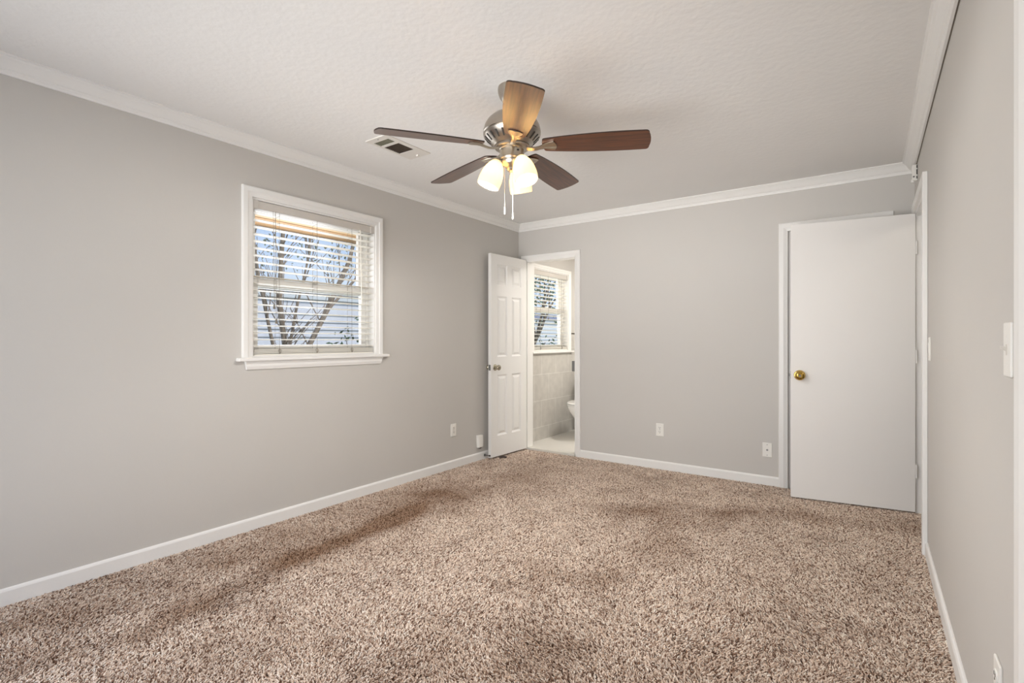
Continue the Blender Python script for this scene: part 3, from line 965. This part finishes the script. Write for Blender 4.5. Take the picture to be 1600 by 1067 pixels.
def switch(label, loc, rz, up, toggle=True):
    t = thing('light_switch', label, 'light switch', loc, rz)
    bm = new(); bx(bm, -0.036, 0.036, -0.0065, 0.0, -0.061, 0.061, 0.003); obj('cover_plate', bm, M['plate'], t)
    if toggle:
        bm = new(); bx(bm, -0.005, 0.005, -0.0072, -0.006, -0.012, 0.012); obj('toggle_bezel', bm, M['toggle'], t)
        bm = new(); loft(bm, [[(-0.0042, -0.006, -0.005), (0.0042, -0.006, -0.005), (0.0042, -0.006, 0.005), (-0.0042, -0.006, 0.005)],
                              [(-0.0034, -0.017, up-0.0035), (0.0034, -0.017, up-0.0035), (0.0034, -0.016, up+0.0035), (-0.0034, -0.016, up+0.0035)]])
        obj('toggle', bm, M['toggle'], t)
    else:
        bm = new(); loft(bm, [[(-0.0165, -0.0062, -0.033), (0.0165, -0.0062, -0.033), (0.0165, -0.0062, 0.033), (-0.0165, -0.0062, 0.033)],
                              [(-0.0155, -0.0078, -0.032), (0.0155, -0.0078, -0.032), (0.0155, -0.0098, 0.032), (-0.0155, -0.0098, 0.032)]])
        obj('rocker', bm, M['plate'], t)
    for zc in ((0.030, -0.030) if toggle else (0.048, -0.048)):
        bm = new(); lathe(bm, [(0, 0.006), (0.0028, 0.006), (0.0025, 0.0072), (0, 0.0072)], 10, Matrix.Translation((0, 0, zc)) @ Matrix.Rotation(PI/2, 4, 'X')); obj('screw', bm, M['plate'], t)
    return t
switch('white toggle switch at the right picture edge beside the closet casing', (W, -3.000, 1.154), -PI/2, 0.006)
switch('white switch plate beside the hall doorway casing', (W, -1.150, 1.129), -PI/2, -0.008, False)

# small tapered plug-in unit low on the left wall
t = thing('plug_in_device', 'white tapered plug-in unit low on the left wall beside the panel door', 'plug-in device', (0.0, -0.690, 0.182), PI/2)
bm = new()
secs = []
for (z, w, d) in ((0.064, 0.036, 0.020), (0.058, 0.038, 0.026), (0.0, 0.037, 0.030), (-0.045, 0.033, 0.031), (-0.056, 0.031, 0.028)):
    secs.append([(-w, 0, z), (w, 0, z), (w, -d*0.8, z), (w*0.85, -d, z), (-w*0.85, -d, z), (-w, -d*0.8, z)])
loft(bm, secs); obj('housing', bm, M['plate'], t)
bm = new(); loft(bm, [[(-0.022, -0.002, -0.056), (0.022, -0.002, -0.056), (0.022, -0.024, -0.056), (-0.022, -0.024, -0.056)], [(-0.010, -0.004, -0.068), (0.010, -0.004, -0.068), (0.010, -0.018, -0.068), (-0.010, -0.018, -0.068)]])
o = obj('sensor_tip', bm, M['slot'], t); o['label'] = 'dark tip under the white housing'

# rigid door stop on the baseboard, and the dark wedge under the panel door
t = thing('door_stop', 'grey metal door stop on the left baseboard behind the panel door', 'door stop', (0.0125, -0.615, 0.036))
bm = new(); lathe(bm, [(0, 0), (0.013, 0), (0.012, 0.004), (0.005, 0.007), (0.0045, 0.060), (0, 0.060)], 16, Matrix.Rotation(PI/2, 4, 'Y')); obj('rod', bm, M['steel'], t, smooth=True)
bm = new(); lathe(bm, [(0, 0.058), (0.008, 0.058), (0.008, 0.070), (0.005, 0.073), (0, 0.073)], 16, Matrix.Rotation(PI/2, 4, 'Y')); obj('bumper', bm, M['darkmetal'], t, smooth=True)
bm = new()
tube(bm, [(0.128, -0.520, 0.004), (0.140, -0.500, 0.010), (0.158, -0.492, 0.012), (0.170, -0.470, 0.008), (0.160, -0.450, 0.004), (0.135, -0.450, 0.006), (0.118, -0.465, 0.007), (0.112, -0.495, 0.006)], 0.007, 8)
tag(obj('door_wedge', bm, M['darkmetal'], smooth=True), 'dark brown rubber door holder on the carpet under the panel door', 'door wedge')

# white hook bracket high on the right wall by the corner
t = thing('wall_bracket', 'small white bracket under the crown moulding above the flat door', 'bracket', (W, -0.27, 2.285))
bm = new(); bx(bm, -0.030, 0.0, -0.012, 0.012, -0.050, 0.055, 0.004); bx(bm, -0.036, -0.020, -0.010, 0.010, -0.062, -0.040, 0.003)
obj('bracket_body', bm, M['plate'], t)
for (za, zb) in ((0.030, 0.050), (-0.012, 0.022), (-0.040, -0.022)):
    bm = new(); bx(bm, -0.0075, -0.002, -0.0135, -0.011, za, zb); obj('bracket_slot', bm, M['slot'], t)
bm = new(); bx(bm, -0.026, -0.016, -0.016, -0.011, -0.030, -0.020, 0.002); obj('bracket_screw', bm, M['steel'], t)

# ------------------------------------------------------------------ toilet
t = thing('toilet', 'white toilet beyond the bathroom doorway', 'toilet', (0.385, 1.325, BF), PI)
# local: back at y=0 toward +y is the front after the half turn
def ell(cx, cy, rx, ry, z, n=32, p=2.3):
    r = []
    for i in range(n):
        a = 2*PI*i/n
        c, s = math.cos(a), math.sin(a)
        r.append((cx+rx*math.copysign(abs(c)**(2/p), c), cy+ry*math.copysign(abs(s)**(2/p), s), z))
    return r
bm = new()
loft(bm, [ell(0, 0.38, 0.115, 0.25, 0.0), ell(0, 0.38, 0.112, 0.24, 0.03), ell(0, 0.37, 0.092, 0.205, 0.10), ell(0, 0.37, 0.094, 0.205, 0.18), ell(0, 0.44, 0.130, 0.245, 0.26),
          ell(0, 0.465, 0.165, 0.275, 0.33), ell(0, 0.475, 0.180, 0.285, 0.375), ell(0, 0.475, 0.182, 0.287, 0.395)])
obj('bowl', bm, M['china'], t, smooth=True)
bm = new(); loft(bm, [ell(0, 0.480, 0.185, 0.285, 0.397), ell(0, 0.480, 0.190, 0.290, 0.404), ell(0, 0.480, 0.188, 0.288, 0.414)]); obj('seat', bm, M['china'], t, smooth=True)
bm = new(); loft(bm, [ell(0, 0.480, 0.186, 0.284, 0.417), ell(0, 0.480, 0.188, 0.286, 0.424), ell(0, 0.480, 0.178, 0.276, 0.434), ell(0, 0.480, 0.12, 0.2, 0.438)]); obj('lid', bm, M['china'], t, smooth=True)
bm = new(); loft(bm, [[(x, y, z) for x, y, z in ell(0, 0.115, 0.185, 0.085, 0.385, p=6)], ell(0, 0.115, 0.215, 0.098, 0.60, p=6), ell(0, 0.115, 0.22, 0.10, 0.735, p=6)]); obj('tank', bm, M['china'], t, smooth=True)
bm = new(); loft(bm, [ell(0, 0.115, 0.228, 0.108, 0.736, p=6), ell(0, 0.115, 0.230, 0.110, 0.755, p=6), ell(0, 0.115, 0.222, 0.102, 0.768, p=6)]); obj('tank_lid', bm, M['china'], t, smooth=True)
bm = new(); bx(bm, 0.12, 0.20, 0.215, 0.228, 0.66, 0.675, 0.003); obj('flush_lever', bm, M['steel'], t)

# ------------------------------------------------------------------ outside
bm = new(); bx(bm, -22, -0.15, -14, 26, -0.9, -0.75)
struct('ground', bm, M['soil'], 'lawn outside the windows', 'ground')
bm = new(); bx(bm, -0.36, -0.15, YR-0.3, 2.2, 2.040, 2.060)
struct('roof_soffit', bm, M['soffit'], 'tan roof soffit above the windows outside', 'roof')
bm = new(); bx(bm, -0.62, -0.36, YR-0.3, 2.2, 2.036, 2.25, 0.002)
struct('roof_fascia', bm, M['fascia'], 'tan roof fascia board outside', 'roof')

def house(label, x, ya, yb, z1, m, roof, gable=None):
    t = thing('neighbour_house', label, 'house', (x, (ya+yb)/2, -0.75))
    oy_ = (ya+yb)/2
    bm = new()
    z = 0.0; hgt = z1+0.75
    n = int(hgt/0.16)
    for i in range(n):
        za, zb = i*hgt/n, (i+1)*hgt/n
        loft(bm, [[(0.034, yy-oy_, za), (0.004, yy-oy_, zb), (-0.1, yy-oy_, zb), (-0.1, yy-oy_, za)] for yy in (ya, yb)])
    obj('siding_wall', bm, m, t)
    bm = new(); bx(bm, -0.1, 0.10, ya-oy_-0.3, yb-oy_+0.3, hgt, hgt+0.14)
    obj('eave', bm, M['sidingwhite'], t)
    bm = new()
    loft(bm, [[(0.14, yy, hgt+0.12), (0.14, yy, hgt+0.17), (-2.6, yy, hgt+0.17+roof), (-2.6, yy, hgt+roof)] for yy in (ya-oy_-0.35, yb-oy_+0.35)])
    obj('roof', bm, M['roofing'], t)
    return t
house('blue grey lap sided house seen through the left window', -7.0, -3.0, 5.4, 2.08, M['siding'], 0.3)
house('white sided house far off through the bathroom window', -9.5, 9.5, 24.0, 2.0, M['sidingwhite'], 0.5)

def limb(bm, p, d, L, r, depth, tips, spread=0.55):
    n = 5
    pts = [Vector(p)]
    d = Vector(d).normalized()
    for i in range(n):
        d = (d+Vector((random.uniform(-.14, .14), random.uniform(-.14, .14), random.uniform(-.04, .10)))).normalized()
        pts.append(pts[-1]+d*L/n)
    tube(bm, pts, r, 6 if r < 0.02 else 9, r*0.62)
    if depth == 0:
        tips.append(pts[-1]); return
    for k in range(3 if depth > 1 else 4):
        st = pts[-1] if k == 0 else pts[random.randint(2, n)]
        nd = (d+Vector((random.uniform(-spread, spread), random.uniform(-spread, spread), random.uniform(-.1, .45)))).normalized()
        limb(bm, st, nd, L*random.uniform(.6, .82), max(r*0.58, 0.0035), depth-1, tips, spread)

def leaves(bm, centres, per, rad, size):
    for c in centres:
        for k in range(per):
            p = Vector(c)+Vector((random.gauss(0, rad), random.gauss(0, rad), random.gauss(0, rad*.8)))
            a = Vector((random.uniform(-1, 1), random.uniform(-1, 1), random.uniform(-1, 1))).normalized()
            b = a.orthogonal().normalized()
            s = size*random.uniform(.6, 1.3)
            # a folded leaf, two quads
            c_ = a.cross(b)
            v = [bm.verts.new(p+q) for q in (-a*s, b*s*.45+c_*s*.12, a*s, -b*s*.45+c_*s*.12)]
            m_ = bm.verts.new(p)
            bm.faces.new((v[0], v[1], v[2])); bm.faces.new((v[0], v[2], v[3]))

def tree(label, loc, trunks, depth, leafmat, per, rad, size, barkm, L=1.25):
    t = thing('tree', label, 'tree', loc)
    bm = new(); tips = []
    for (dx, dy, r, ddx, ddy, lf) in trunks:
        limb(bm, (dx, dy, -0.05), (ddx, ddy, 1.0), L*lf, r, depth, tips)
    obj('trunk_and_branches', bm, barkm, t, smooth=True)
    bm = new(); leaves(bm, tips, per, rad, size)
    o = obj('foliage', bm, leafmat, t); o['kind'] = 'stuff'
    return t
random.seed(21)
def myrtle():
    t = thing('tree', 'bare crape myrtle with pale forked trunks outside the left window', 'tree', (-2.9, -0.85, -0.75))
    stems = [([(0, 0, -0.05), (0.02, 0.02, 0.8), (0.04, 0.10, 1.75), (0.05, 0.38, 2.25), (0.03, 0.80, 3.05), (0.0, 1.0, 3.7), (0.0, 1.05, 4.3)], 0.050),
             ([(-0.03, -0.04, -0.05), (-0.04, -0.06, 0.8), (-0.05, -0.10, 1.75), (-0.06, -0.19, 2.4), (-0.06, -0.16, 3.0), (-0.08, -0.10, 3.7), (-0.08, -0.2, 4.4)], 0.046),
             ([(-0.03, -0.04, -0.05), (-0.05, -0.12, 0.9), (-0.02, -0.28, 1.8), (0.02, -0.50, 2.7), (0.05, -0.62, 3.5), (0.05, -0.66, 4.2)], 0.028),
             ([(0.04, 0.10, 1.75), (0.10, 0.42, 2.35), (0.16, 0.92, 2.9), (0.2, 1.4, 3.3), (0.22, 1.7, 3.8)], 0.024),
             ([(-0.05, -0.10, 1.6), (-0.1, 0.06, 2.3), (-0.12, 0.25, 3.0), (-0.1, 0.35, 3.9)], 0.022),
             ([(-0.05, -0.12, 0.9), (0.0, -0.5, 1.6), (0.05, -0.85, 1.9), (0.08, -1.2, 2.05)], 0.014)]
    bm = new(); tips = []
    for pts, r in stems:
        tube(bm, pts, r, 9, r*0.4)
        for k in range(2, len(pts)):
            for q in range(3):
                f = random.random()
                p = Vector(pts[k-1]).lerp(Vector(pts[k]), f)
                d = (Vector(pts[k])-Vector(pts[k-1])).normalized()+Vector((random.uniform(-.7, .7), random.uniform(-.9, .9), random.uniform(-.2, .6)))
                limb(bm, p, d, 0.55*random.uniform(.7, 1.2), 0.0085, 1, tips, 0.8)
    obj('trunk_and_branches', bm, M['bark'], t, smooth=True)
    hi = [p for p in tips if p.z > 2.9]
    bm = new(); leaves(bm, hi, 6, 0.11, 0.028)
    o = obj('foliage', bm, M['leaf_pale'], t); o['kind'] = 'stuff'
myrtle()
tree('leafy tree on the lawn seen through the bathroom window', (-2.6, 3.6, -0.75),
     [(0, 0, 0.09, 0.05, 0.05, 1.1), (0.1, 0.1, 0.06, 0.25, -0.2, 1.1)], 3, M['leaf'], 22, 0.2, 0.045, M['bark_dark'])

def shrub(label, loc, r, h, n):
    t = thing('shrub', label, 'shrub', loc)
    bm = new(); tips = []
    for k in range(9):
        a = k*2*PI/9
        p1 = Vector((math.cos(a)*r*.6, math.sin(a)*r*.6, h*random.uniform(.7, 1)))
        tube(bm, [(0, 0, -0.02), tuple(p1*0.5+Vector((0, 0, .05))), tuple(p1)], 0.012, 5, 0.004)
        tips += [p1, p1*0.75, p1*0.5]
    obj('stems', bm, M['bark_dark'], t)
    bm = new(); leaves(bm, tips, n, r*.28, 0.04)
    o = obj('foliage', bm, M['leaf'], t); o['kind'] = 'stuff'
shrub('green shrub below the right half of the left window view', (-2.3, -0.22, -0.75), 0.5, 1.98, 30)
shrub('green shrub beneath the forked trunks outside the left window', (-2.2, -1.32, -0.75), 0.4, 1.6, 14)
shrub('green shrub below the bathroom window view', (-2.2, 5.6, -0.75), 0.7, 1.75, 45)

# ------------------------------------------------------------------ carpet pile
def value_noise(x, y, cell, seed):
    rng = np.random.default_rng(seed)
    g = rng.random((64, 64))
    u, v = x/cell+20, y/cell+40
    i, j = np.floor(u).astype(int), np.floor(v).astype(int)
    fu, fv = u-i, v-j
    fu = fu*fu*(3-2*fu); fv = fv*fv*(3-2*fv)
    i %= 63; j %= 63
    return g[i, j]*(1-fu)*(1-fv)+g[i+1, j]*fu*(1-fv)+g[i, j+1]*(1-fu)*fv+g[i+1, j+1]*fu*fv

def carpet():
    rng = np.random.default_rng(5)
    s = 0.0054
    def patch(x0, x1, y0, y1):
        xs = np.arange(x0, x1, s); ys = np.arange(y0, y1, s)
        gx, gy = np.meshgrid(xs, ys)
        return np.stack([gx.ravel(), gy.ravel()], 1)
    P = np.concatenate([patch(0.014, W-0.014, -4.9, -0.014), patch(W-0.014, W+0.35, DW[0]+0.02, DW[1]-0.02)])
    P = P+rng.uniform(-0.5, 0.5, P.shape)*s
    n = len(P)
    K = 4
    big = 0.6*value_noise(P[:, 0], P[:, 1], 0.42, 1)+0.4*value_noise(P[:, 0], P[:, 1], 0.17, 2)
    # pile brushed one way or the other in patches
    lean_a = -YAW+PI/2+ (big-0.5)*5.0
    lean_m = 0.006
    th = rng.uniform(0, 2*PI, n)
    mag = rng.uniform(0.003, 0.012, n)
    lx = np.cos(th)*mag+np.cos(lean_a)*lean_m
    ly = np.sin(th)*mag+np.sin(lean_a)*lean_m
    h = rng.uniform(0.010, 0.0165, n)
    th2 = th+rng.uniform(0.8, 2.4, n)*np.sign(rng.uniform(-1, 1, n))
    pts = np.zeros((n, K, 3))
    for k in range(K):
        t = k/(K-1)
        c = t**1.5
        pts[:, k, 0] = P[:, 0]+lx*c+np.cos(th2)*0.004*math.sin(PI*t)
        pts[:, k, 1] = P[:, 1]+ly*c+np.sin(th2)*0.004*math.sin(PI*t)
        pts[:, k, 2] = FZ+h*(t if t < 0.7 else 0.7+(t-0.7)*0.75)
    rad = np.tile(np.array([0.0014, 0.0019, 0.0021, 0.0013]), (n, 1))*rng.uniform(0.75, 1.25, (n, 1))
    hc = bpy.data.hair_curves.new('carpet')
    hc.add_curves([K]*n)
    hc.attributes['position'].data.foreach_set('vector', pts.astype(np.float32).ravel())
    ra = hc.attributes.get('radius') or hc.attributes.new('radius', 'FLOAT', 'POINT')
    ra.data.foreach_set('value', rad.astype(np.float32).ravel())
    # darker lanes and blotches
    def seg(pts_, wd):
        best = np.full(n, 9.0)
        for (xa, ya), (xb, yb) in zip(pts_[:-1], pts_[1:]):
            dx, dy = xb-xa, yb-ya
            t = np.clip(((P[:, 0]-xa)*dx+(P[:, 1]-ya)*dy)/(dx*dx+dy*dy), 0, 1)
            best = np.minimum(best, np.hypot(P[:, 0]-xa-t*dx, P[:, 1]-ya-t*dy))
        return np.exp(-(best/wd)**2)
    n1 = value_noise(P[:, 0], P[:, 1], 0.30, 11); n2 = value_noise(P[:, 0], P[:, 1], 0.13, 12); n3 = value_noise(P[:, 0], P[:, 1], 0.7, 13)
    lanes = (0.85*seg([(0.62, -4.1), (0.75, -3.77), (0.69, -3.47), (0.64, -3.07), (0.62, -2.6), (0.57, -2.1)], 0.10)
             + 0.45*seg([(0.25, -4.3), (0.35, -3.4), (0.3, -2.6), (0.35, -1.6)], 0.26)
             + 0.40*seg([(0.57, -2.1), (0.70, -1.4), (0.55, -0.5)], 0.30)
             + 0.50*seg([(1.55, -1.45), (2.43, -0.83), (2.94, -0.66), (3.37, -0.52)], 0.16)
             + 0.40*seg([(1.75, -2.45), (2.09, -2.26), (2.26, -1.82), (2.0, -1.2)], 0.20)
             + 0.30*seg([(1.3, -3.6), (2.2, -3.0), (2.7, -2.6)], 0.35))
    lane_tone = np.clip(lanes*(0.35+0.9*n1)+0.45*(n2-0.5)+0.2*(n3-0.5)+0.05, 0, 1)
    wa = hc.attributes.new('lane_tone', 'FLOAT', 'CURVE')
    wa.data.foreach_set('value', lane_tone.astype(np.float32))
    hc.materials.append(M['carpet'])
    o = bpy.data.objects.new('carpet', hc)
    COL.objects.link(o)
    tag(o, 'flecked tan and brown frieze carpet pile covering the bedroom floor', 'carpet', kind='stuff')
    return o
carpet()
